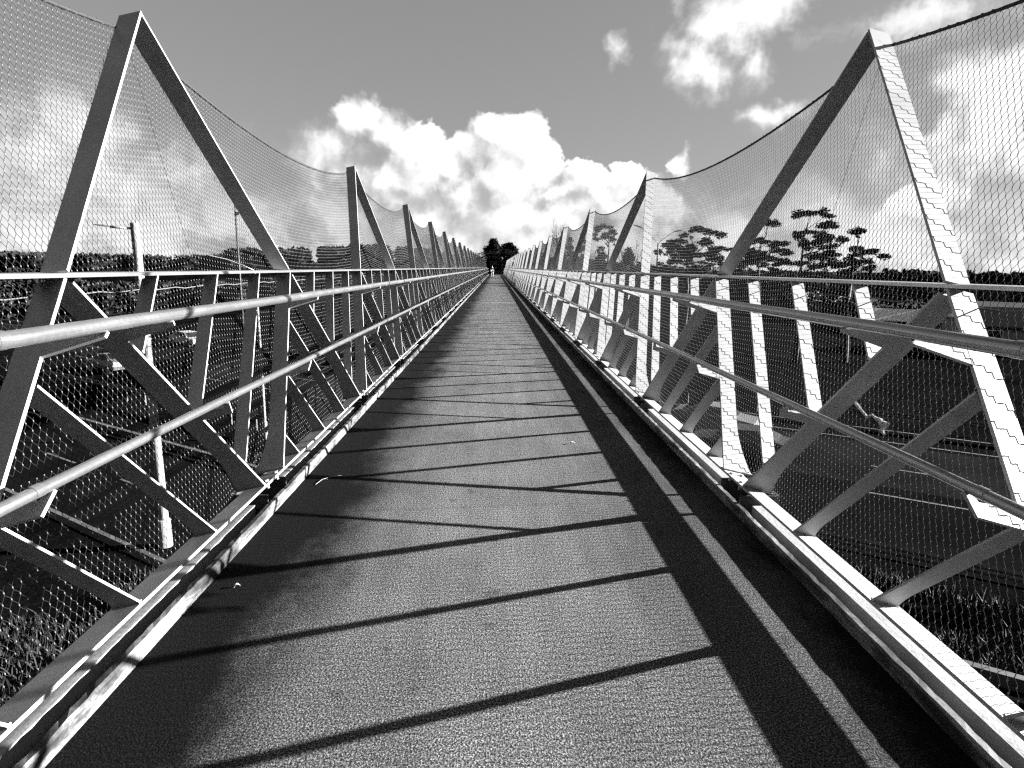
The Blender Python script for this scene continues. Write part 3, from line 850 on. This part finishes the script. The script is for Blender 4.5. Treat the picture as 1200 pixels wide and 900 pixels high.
# ------------------------------------------------------------------ lamps and poles
def lamp_head(mb, p, d, L=0.62, w=0.13):
    """cobra-head: tapered shell along direction d"""
    d = d.normalized(); sd = d.cross(Vector((0,0,1))).normalized(); up = sd.cross(d)
    secs = [(0, w*.4, w*.4), (.12, w*.7, w*.55), (.45, w, w*.62), (.85, w*.9, w*.42), (1, w*.4, w*.16)]
    vs = []
    for (a, ww, hh) in secs:
        c = p + d*(a*L)
        vs += [c+sd*ww, c+sd*ww*.7+up*hh, c-sd*ww*.7+up*hh, c-sd*ww, c-sd*ww*.8-up*hh*.35, c+sd*ww*.8-up*hh*.35]
    fs = [(i*6+j, i*6+(j+1)%6, (i+1)*6+(j+1)%6, (i+1)*6+j) for i in range(4) for j in range(6)] + [(5,4,3,2,1,0), (24,25,26,27,28,29)]
    mb.add(vs, fs)
def street_lamp(dist, px, top_py, arms, r0, r1, label, pole_mat, above=0.0, group='street lamps by the motorway'):
    tp = at(px, top_py, dist); gz = thf(tp.x, tp.y); base = Vector((tp.x, tp.y, gz-0.05))
    t = thing('street_lamp', base, label, 'street lamp', group)
    Ht = tp.z-base.z
    m = MB(); m.tube([(0,0,0),(0,0,0.9),(0,0,0.91),(0,0,Ht)], [r0*1.35,r0*1.35,r0,r1], 12); m.build('pole', pole_mat, t, smooth=True).modifiers.new('es','EDGE_SPLIT')
    for pts in arms:
        ps = [at(x, y, dist)-base for x, y in pts]
        a = MB(); a.tube(ps[:-1] if len(ps) > 2 else ps, [max(.022, r1*.30)]*(len(ps)-1 if len(ps)>2 else 2), 8)
        ao = a.build('arm', pole_mat, t, smooth=True)
        hd = MB(); d = (ps[-1]-ps[-2]); lamp_head(hd, ps[-2] if len(ps) > 2 else ps[-1], d, max(.35, d.length), 0.05 if dist < 40 else 0.13)
        ho = hd.build('lamp_head', M_LAMPHEAD, t)
    return t
street_lamp(19.2, 157.5, 261, [[(158,268),(140,266.6),(129,265.6),(115.5,264)]], 0.125, 0.105, 'pale weathered street lamp with one straight arm beside the shaded truss', M_GALV)
street_lamp(30.0, 299, 317.5, [[(299,317.5),(285,311),(266,304),(247,299.8),(241,299.4),(231,299.3)]], 0.07, 0.055, 'thin pale street lamp with a long curved arm, behind the shaded truss', M_GALV)
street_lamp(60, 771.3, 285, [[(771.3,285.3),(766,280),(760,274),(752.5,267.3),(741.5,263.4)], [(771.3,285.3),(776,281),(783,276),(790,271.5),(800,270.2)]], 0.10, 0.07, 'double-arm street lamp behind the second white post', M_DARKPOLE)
# plain mast
tp = at(275, 237, 58); gz = thf(tp.x, tp.y)
t = thing('mast', (tp.x, tp.y, gz), 'tall thin dark mast standing inside the nearest gable of the shaded truss', 'mast')
Ht = tp.z-gz
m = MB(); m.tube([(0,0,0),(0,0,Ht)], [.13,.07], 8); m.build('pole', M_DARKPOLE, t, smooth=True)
m = MB(); m.tube([(-.17*R_.x,-.17*R_.y,0),(.17*R_.x,.17*R_.y,0)], .016, 4); me = m.mesh('climbing_peg', M_DARKPOLE)
for i in range(int(Ht/0.42)): inst('climbing_peg', me, t, (0, 0, .8+i*.42))
m = MB(); m.box(-.05,.32,-.12,.12,Ht*.93-.12,Ht*.93+.12); m.build('junction_box', M_DARKPOLE, t)

# ------------------------------------------------------------------ vehicles
def make_car(name, paint, loc, rz, label, group='cars on the motorway', van=False):
    t = thing(name, loc, label, 'car' if not van else 'van', group, rz)
    hw = 0.88
    prof = [(-2.1,.35),(-2.12,.62),(-2.0,.82),(-1.05,.92),(-.45,1.36),(.75,1.43),(1.55,1.08),(2.05,.98),(2.12,.6),(2.08,.33)] if not van else \
           [(-2.3,.35),(-2.32,.7),(-2.2,.95),(-1.65,1.05),(-1.15,1.85),(1.0,1.98),(2.2,1.95),(2.3,1.2),(2.3,.6),(2.28,.33)]
    m = MB(); n = len(prof)
    def ring(y, inset):
        out = []
        for (x, z) in prof:
            k = inset*max(0, (z-.85))*0.42
            out.append((x*(1-.0), y*(1-0) - math.copysign(k, y), z))
        return out
    a = ring(-hw, 1); b = ring(hw, 1)
    m.add(a+b, [tuple(range(n)), tuple(range(2*n-1, n-1, -1))] + [(i, n+i, n+(i+1)%n, (i+1)%n) for i in range(n)])
    body = m.build('body', paint, t); bv = body.modifiers.new('b', 'BEVEL'); bv.width = .07; bv.segments = 3
    # windows, slightly proud of the body
    for sgn in (-1, 1):
        w = MB(); y = lambda z: sgn*(hw - max(0, z-.85)*.42 + .004)
        q = [(-.85,.97),(-.42,1.30),(.7,1.36),(1.28,1.05)] if not van else [(-1.5,1.1),(-1.1,1.7),(.2,1.78),(.2,1.12)]
        w.add([(x, y(z), z) for x, z in q] + [(x, y(z)-sgn*.01, z) for x, z in q], [(0,1,2,3),(7,6,5,4)]); w.build('side_window', M_GLASS, t)
    for (x0,z0,x1,z1,nm) in ([(-1.05,.94,-.47,1.35,'windscreen'),(.8,1.42,1.5,1.12,'rear_window')] if not van else [(-1.62,1.1,-1.17,1.8,'windscreen')]):
        w = MB(); nrm = Vector((z1-z0, 0, -(x1-x0))).normalized(); nrm = nrm if nrm.z > 0 else -nrm
        o = nrm*.006; i0, i1 = hw-max(0,z0-.85)*.42-.1, hw-max(0,z1-.85)*.42-.1
        w.add([Vector((x0,-i0,z0))+o, Vector((x0,i0,z0))+o, Vector((x1,i1,z1))+o, Vector((x1,-i1,z1))+o], [(0,1,2,3)]); w.build(nm, M_GLASS, t)
    for x in (-1.3, 1.28):
        for y in (-.80, .80):
            w = MB(); w.tube([(x,y-.1,.33),(x,y+.1,.33)], .33, 16); wo = w.build('wheel', M_TYRE, t)
            r = MB(); r.tube([(x,y-.106,.33),(x,y+.106,.33)], .19, 12); r.build('rim', M_GALV, wo)
    for y in (-.62, .62):
        hl = MB(); hl.box(-2.125 if not van else -2.33,-2.05,y-.17,y+.17,.63,.75); hl.build('headlight', M_LENS, t)
    return t
RZ = math.atan2(RDIR.y, RDIR.x)
def road_pos(px, py, c):
    d = view_dir(px, py); t = (c)/(d.x*CN[0]+d.y*CN[1]) ; q = Vector((CX,0,0)) + Vector((d.x, d.y, 0))*t
    return (q.x, q.y, GROUND+0.045)
make_car('parked_car', M_CARW, road_pos(222, 405, 34.9), RZ+PI, 'white car on the far lane, seen between two infill bars of the shaded truss')
make_car('parked_car', M_CARG, road_pos(130, 428, 23.0), RZ, 'grey car on the near lane, seen under the shaded handrail')
make_car('parked_car', M_CARG, road_pos(838, 498, 31.0), RZ+PI, 'grey car on the motorway left of the broad white post')
make_car('parked_car', M_CARD, road_pos(868, 512, 27.0), RZ, 'dark car on the motorway just right of the broad white post')

# ------------------------------------------------------------------ houses beyond the motorway
def house(loc, w, d, h, rh, rz, label, roof=M_ROOF, shed=False):
    t = thing('house' if not shed else 'shed', loc, label, 'house' if not shed else 'shed', 'buildings beyond the motorway', rz)
    m = MB()
    m.add([(-w/2,-d/2,0),(w/2,-d/2,0),(w/2,d/2,0),(-w/2,d/2,0),(-w/2,-d/2,h),(w/2,-d/2,h),(w/2,d/2,h),(-w/2,d/2,h),(-w/2,0,h+rh),(w/2,0,h+rh)],
          [(0,3,2,1),(0,1,5,4),(2,3,7,6),(1,2,6,9,5),(3,0,4,8,7)]); m.build('wall', M_WALL, t)
    m = MB(); e = .35; k = rh/(d/2)
    for sg in (-1, 1):
        p = [Vector((-w/2-e, sg*(d/2+e), h-k*e+.03)), Vector((w/2+e, sg*(d/2+e), h-k*e+.03)), Vector((w/2+e, 0, h+rh+.03)), Vector((-w/2-e, 0, h+rh+.03))]
        m.prism(p, (0,0,.1))
    m.build('roof', roof, t)
    nwin = max(2, int(w/3))
    for i in range(nwin):
        x = -w/2 + (i+.5)*w/nwin
        wf = MB(); z0 = h*.38
        wf.box(x-.62,x+.62,-d/2-.05,-d/2-.003,z0-.08,z0+1.18); fr = wf.build('window', M_ROOF, t)
        wp = MB(); wp.box(x-.54,x+.54,-d/2-.062,-d/2-.053,z0,z0+1.1); wp.build('pane', M_GLASS, fr)
def put(px, dist):
    p = at(px, 318, dist); return (p.x, p.y, thf(p.x, p.y)-.05)
def face(px): 
    d = view_dir(px, 318); return math.atan2(d.y, d.x)-PI/2
house(put(1078, 96), 12, 6, 1.9, 1.2, face(1078)+.1, 'long low shed with a broad pale roof, left of the near white gable leg', shed=True)
house(put(1062, 112), 13, 6, 2.4, 1.2, face(1062)-.15, 'second pale-roofed shed behind the broad one', shed=True)
house(put(975, 120), 10, 6, 2.7, 1.6, face(975)+.3, 'small pale-roofed house low between two infill bars', roof=M_ROOF)
house(put(1170, 92), 8, 6, 2.8, 1.6, face(1170)-.2, 'pale house with windows right of the near white gable leg')
house(put(1196, 78), 7, 6, 2.7, 1.5, face(1196)+.2, 'nearest house, cut by the edge beyond the white gable leg', roof=M_ROOFD)
house(put(1150, 118), 9, 6, 3.2, 1.7, face(1150)+.35, 'dark-roofed house behind the pale house with windows', roof=M_ROOFD)

# pale strand caught in the right-hand netting
mb = MB()
pts = [(1001,472),(1006,476),(1010,482),(1016,488),(1021,487),(1027,489),(1032,494),(1036,499),(1035,504)]
q = [at(x, y, 4.55+0.02*math.sin(i)) for i, (x, y) in enumerate(pts)]
ps = []
for (x, y) in pts:
    d = view_dir(x, y); n = Vector((0.9756,0,-0.2197)); p0 = Vector((XB,0,ZB))+n*0.14; o = Vector((CX,0,EYE))
    ps.append(o + d*((p0-o).dot(n)/d.dot(n)))
mb.tube([ps[i]+Vector((0.004*math.sin(i*2.1),0,0.006*math.cos(i*3.3))) for i in range(len(ps))], [.007,.011,.006,.010,.005,.008,.013,.016,.006], 6)
c = ps[7]; mb.tube([c+Vector((0,-.03,.02)), c+Vector((0.01,.0,.005)), c+Vector((0,.035,.015)), c+Vector((0.01,.03,-.03)), c+Vector((0,-.01,-.04))], [.008,.014,.012,.013,.006], 6)
tag(mb.build('torn_streamer', M_LENS), 'pale torn strip of plastic caught in the sunlit-side netting', 'litter')

# ------------------------------------------------------------------ walker far down the bridge
def person(loc):
    t = thing('person', loc, 'person in a dark top and pale trousers walking at the far end of the footbridge', 'person', rz=0.1)
    V_ = [(0,0,.95),(0,.01,1.15),(0,0,1.38),(0,-.02,1.50),(0,-.03,1.62),(0,-.03,1.74),
          (.10,0,.90),(.12,-.12,.50),(.12,-.08,.09),(.12,-.24,.04),(-.10,0,.90),(-.11,.12,.50),(-.11,.28,.12),(-.11,.16,.04),
          (.19,0,1.40),(.25,.06,1.12),(.25,-.06,.90),(.25,-.10,.80),(-.19,0,1.40),(-.25,-.05,1.12),(-.24,-.20,.94),(-.24,-.25,.86)]
    E_ = [(0,1),(1,2),(2,3),(3,4),(4,5),(0,6),(6,7),(7,8),(8,9),(0,10),(10,11),(11,12),(12,13),(2,14),(14,15),(15,16),(16,17),(2,18),(18,19),(19,20),(20,21)]
    Rr = [.15,.13,.15,.055,.085,.085,.09,.06,.042,.035,.09,.06,.042,.035,.06,.045,.033,.03,.06,.045,.033,.03]
    def skin(name, vi, grow, material):
        idx = {v: i for i, v in enumerate(vi)}
        me = bpy.data.meshes.new(name); me.from_pydata([V_[v] for v in vi], [(idx[a], idx[b]) for a, b in E_ if a in idx and b in idx], [])
        me.materials.append(material); o = inst(name, me, t)
        md = o.modifiers.new('skin', 'SKIN')
        for v, sv in zip(vi, me.skin_vertices[0].data): sv.radius = (Rr[v]+grow, Rr[v]*.85+grow)
        me.skin_vertices[0].data[0].use_root = True
        md.use_smooth_shade = True
        sd = o.modifiers.new('sub', 'SUBSURF'); sd.levels = 1; sd.render_levels = 2
        return o
    M_SKIN = noisy('skin', .30, .36, 5, .6); M_TOP = noisy('dark cloth', .02, .04, 8, .9); M_TRO = noisy('pale cloth', .45, .55, 8, .9)
    skin('body', list(range(22)), 0, M_SKIN)
    skin('shirt', [1,2,14,15,18,19], .014, M_TOP); skin('trousers', [0,6,7,8,10,11,12], .012, M_TRO)
    m = MB(); m.tube([(0,-.03,1.70),(0,-.02,1.78),(0,-.01,1.83)], [.112,.10,.04], 12); m.build('hair', M_TOP, t, smooth=True)
person((-0.62, 100.0, 0.0))

# ------------------------------------------------------------------ sky, clouds and sun
def build_world():
    w = bpy.data.worlds.new('World'); scene.world = w; w.use_nodes = True
    w.cycles.sampling_method = 'NONE'
    nt = w.node_tree; nt.nodes.clear(); L = nt.links.new
    out = N(nt, 'ShaderNodeOutputWorld'); bg = N(nt, 'ShaderNodeBackground')
    sky = N(nt, 'ShaderNodeTexSky'); sky.sky_type = 'NISHITA'; sky.sun_disc = False
    sky.sun_elevation = math.asin(SUN.z); sky.sun_rotation = math.atan2(SUN.x, SUN.y)
    sky.air_density = 1.0; sky.dust_density = 0.6; sky.ozone_density = 1.0
    tc = N(nt, 'ShaderNodeTexCoord'); sp = N(nt, 'ShaderNodeSeparateXYZ'); L(tc.outputs['Generated'], sp.inputs[0])
    az = math_(nt, 'MULTIPLY', math_(nt, 'ARCTAN2', sp.outputs['X'], sp.outputs['Y']), 57.29578)
    el = math_(nt, 'MULTIPLY', math_(nt, 'ARCSINE', sp.outputs['Z']), 57.29578)
    cb = N(nt, 'ShaderNodeCombineXYZ'); L(az, cb.inputs[0]); L(el, cb.inputs[1]); P0 = cb.outputs[0]
    def mr(v, a, b, c=0.0, d=1.0, smooth=True):
        n = N(nt, 'ShaderNodeMapRange', interpolation_type='SMOOTHSTEP' if smooth else 'LINEAR')
        L(v, n.inputs[0])
        for i, x in enumerate((a, b, c, d)): n.inputs[i+1].default_value = x
        return n.outputs[0]
    def lerp(f, a, b):
        m = N(nt, 'ShaderNodeMix', data_type='FLOAT')
        for s, x in ((0, f), (2, a), (3, b)):
            if isinstance(x, (int, float)): m.inputs[s].default_value = x
            else: L(x, m.inputs[s])
        return m.outputs[0]
    def n2(vec, scale, det, rough=0.58, typ='FBM', lac=2.1):
        n = N(nt, 'ShaderNodeTexNoise', noise_dimensions='2D', noise_type=typ, normalize=(typ == 'FBM'))
        n.inputs['Scale'].default_value = scale; n.inputs['Detail'].default_value = det
        n.inputs['Roughness'].default_value = rough; n.inputs['Lacunarity'].default_value = lac
        L(vec, n.inputs['Vector'])
        return n.outputs['Fac']
    def shift(vec, off):
        a = N(nt, 'ShaderNodeVectorMath', operation='ADD'); L(vec, a.inputs[0]); a.inputs[1].default_value = off; return a.outputs[0]
    def ell(px, py, rx, ry):
        d = view_dir(px, py); az = math.degrees(math.atan2(d.x, d.y)); el = math.degrees(math.atan2(d.z, math.hypot(d.x, d.y)))
        d2 = view_dir(px+rx, py); d3 = view_dir(px, py-ry)
        ra = abs(math.degrees(math.atan2(d2.x, d2.y))-az); re = abs(math.degrees(math.atan2(d3.z, math.hypot(d3.x, d3.y)))-el)
        return az, el, max(.4, ra), max(.4, re)
    def field(vec, blobs, k):
        prev = None
        for b in blobs:
            a, e, ra, re = ell(*b[:4])
            m = N(nt, 'ShaderNodeVectorMath', operation='MULTIPLY_ADD'); L(vec, m.inputs[0])
            m.inputs[1].default_value = (1/ra, 1/re, 0); m.inputs[2].default_value = (-a/ra, -e/re, 0)
            d = N(nt, 'ShaderNodeVectorMath', operation='LENGTH'); L(m.outputs[0], d.inputs[0])
            if prev is None: prev = d.outputs['Value']
            else:
                s = N(nt, 'ShaderNodeMath', operation='SMOOTH_MIN'); L(prev, s.inputs[0]); L(d.outputs['Value'], s.inputs[1]); s.inputs[2].default_value = k
                prev = s.outputs[0]
        return math_(nt, 'MAXIMUM', math_(nt, 'SUBTRACT', 1.0, prev), -1.2)
    # domain warp
    wx = n2(P0, 0.16, 4, 0.6); wy = n2(shift(P0, (37.1, 11.7, 0)), 0.16, 4, 0.6)
    wc = N(nt, 'ShaderNodeCombineXYZ')
    L(math_(nt, 'MULTIPLY', math_(nt, 'SUBTRACT', wx, 0.5), 5.0), wc.inputs[0]); L(math_(nt, 'MULTIPLY', math_(nt, 'SUBTRACT', wy, 0.5), 4.0), wc.inputs[1])
    wa = N(nt, 'ShaderNodeVectorMath', operation='ADD'); L(P0, wa.inputs[0]); L(wc.outputs[0], wa.inputs[1]); PW = wa.outputs[0]
    OFF = (1.0, 1.7, 0)
    F0 = field(PW, CUMULUS, 0.16); F0b = field(shift(PW, OFF), CUMULUS, 0.16)
    A1 = n2(P0, 0.34, 8, 0.56); A2 = n2(shift(P0, (0.45, 0.75, 0)), 0.34, 6, 0.56)
    V1 = n2(P0, 1.1, 5, 0.55)
    B1 = n2(P0, 0.13, 3, 0.5)
    F = math_(nt, 'ADD', F0, math_(nt, 'MULTIPLY', math_(nt, 'SUBTRACT', A1, 0.5), 1.25))
    F = math_(nt, 'ADD', F, math_(nt, 'MULTIPLY', math_(nt, 'SUBTRACT', V1, 0.5), 0.16))
    F = math_(nt, 'ADD', F, 0.08)
    wid = math_(nt, 'ADD', mr(el, 12.0, 16.5, 0.17, 0.95), mr(B1, 0.40, 0.68, 0.0, 0.85))
    a1 = math_(nt, 'DIVIDE', F, wid, True)
    a1 = mr(a1, 0.0, 1.0)
    lit = math_(nt, 'MULTIPLY', math_(nt, 'SUBTRACT', F0, F0b), 0.75)
    lit = math_(nt, 'ADD', lit, math_(nt, 'MULTIPLY', math_(nt, 'SUBTRACT', A1, A2), 1.0))
    lit = math_(nt, 'ADD', lit, math_(nt, 'MULTIPLY', math_(nt, 'SUBTRACT', 0.5, B1), 2.3))
    lit = math_(nt, 'ADD', lit, mr(el, 2.0, 9.0, 0.12, 0.0))
    lit = mr(lit, -0.60, 0.42, 0.46, 1.08)
    S0 = field(PW, SOFT, 0.5)
    C1 = n2(PW, 0.11, 7, 0.62)
    S = math_(nt, 'ADD', S0, math_(nt, 'MULTIPLY', math_(nt, 'SUBTRACT', C1, 0.5), 3.6))
    a2 = mr(S, -0.25, 1.0, 0.0, 0.95)
    # neutral sky, as a black-and-white film with an orange filter sees it
    sc = N(nt, 'ShaderNodeSeparateColor'); L(sky.outputs[0], sc.inputs[0])
    base = math_(nt, 'ADD', math_(nt, 'MULTIPLY', sc.outputs[0], 0.35), math_(nt, 'MULTIPLY', sc.outputs[1], 0.65))
    base = math_(nt, 'MULTIPLY', math_(nt, 'POWER', base, 0.45), SKY_GAIN)
    base = math_(nt, 'MULTIPLY', base, mr(el, 27, 45, 1.0, 0.15))
    c1 = math_(nt, 'MULTIPLY', lit, CLOUD_GAIN)
    c2 = math_(nt, 'MULTIPLY', mr(S, 0.1, 1.6, 0.55, 1.05), CLOUD_GAIN)
    v = lerp(a2, base, c2)
    strk = n2(shift(P0, (5, 0, 0)), 0.2, 6, 0.6)
    low = math_(nt, 'MULTIPLY', mr(el, 0.5, 9.0, 1.0, 0.0), mr(strk, 0.36, 0.62, 0.05, 0.95))
    v = lerp(low, v, CLOUD_GAIN*0.98)
    v = lerp(a1, v, c1)
    # behind the walker: unseen sky made up to shape the light, dark low, bright above
    back = mr(sp.outputs['Y'], 0.0, 0.62, 1.0, 0.0)
    vb = math_(nt, 'ADD', mr(el, 27, 38, 0.006*CLOUD_GAIN, 0.85*CLOUD_GAIN), math_(nt, 'MULTIPLY', mr(el, 46, 58, 0.0, 1.0), -0.83*CLOUD_GAIN))
    v = lerp(back, v, vb)
    cc = N(nt, 'ShaderNodeCombineColor')
    for i in range(3): L(v, cc.inputs[i])
    L(cc.outputs[0], bg.inputs['Color']); bg.inputs['Strength'].default_value = SKY_STRENGTH
    L(bg.outputs[0], out.inputs[0])
# cloud masses: measured direction of each lobe (photo measurement) and its half extents
CUMULUS = [(398,170,34,30),(424,142,30,34),(452,165,38,36),(490,178,34,34),(520,205,40,36),(470,215,52,40),(420,205,50,36),
           (556,180,26,28),(574,158,30,30),(606,166,32,34),(628,196,32,40),(590,210,52,46),(552,235,50,40),(655,222,24,26),
           (690,212,30,28),(672,250,48,40),(742,208,32,24),(720,240,50,34),(768,246,40,36),
           (600,266,110,40),(500,255,70,34),(560,290,150,30),(440,240,40,34),(700,285,90,28),
           (848,28,58,62),(896,0,60,42),(818,84,52,52),(870,70,40,40),(905,136,50,28),(808,190,12,20),
           (1122,92,50,54),(1166,104,46,54),(1142,165,80,70),(1195,190,60,80),(1100,225,60,44),(1240,130,60,100)]
SOFT = [(20,180,110,100),(110,150,80,60),(150,235,120,70),(230,200,90,60),(300,240,110,60),(60,280,130,34),(370,190,46,40),(390,255,120,50),(716,52,13,18),
        (1100,14,150,26),(960,250,130,50),(1020,190,60,60),(1080,280,200,36),(860,270,60,30)]
EXPOSURE = 3.05
SKY_STRENGTH = 0.08
SKY_GAIN = 0.355
CLOUD_GAIN = 1.62
build_world()

sl = bpy.data.lights.new('sun', 'SUN'); sl.energy = 5.0; sl.angle = rad(0.5); sl.color = (1, 1, 1)
so = bpy.data.objects.new('sun', sl); COL.objects.link(so)
so.rotation_euler = SUN.to_track_quat('Z', 'Y').to_euler(); so.location = SUN*60

scene.view_settings.view_transform = 'Standard'; scene.view_settings.look = 'None'
scene.view_settings.gamma = 1.0; scene.view_settings.use_curve_mapping = False
scene.view_settings.exposure = EXPOSURE
scene.render.engine = 'CYCLES'
scene.cycles.max_bounces = 6; scene.cycles.diffuse_bounces = 2; scene.cycles.glossy_bounces = 3
scene.cycles.use_denoising = False
scene.cycles.pixel_filter_type = 'BLACKMAN_HARRIS'; scene.cycles.filter_width = 1.3
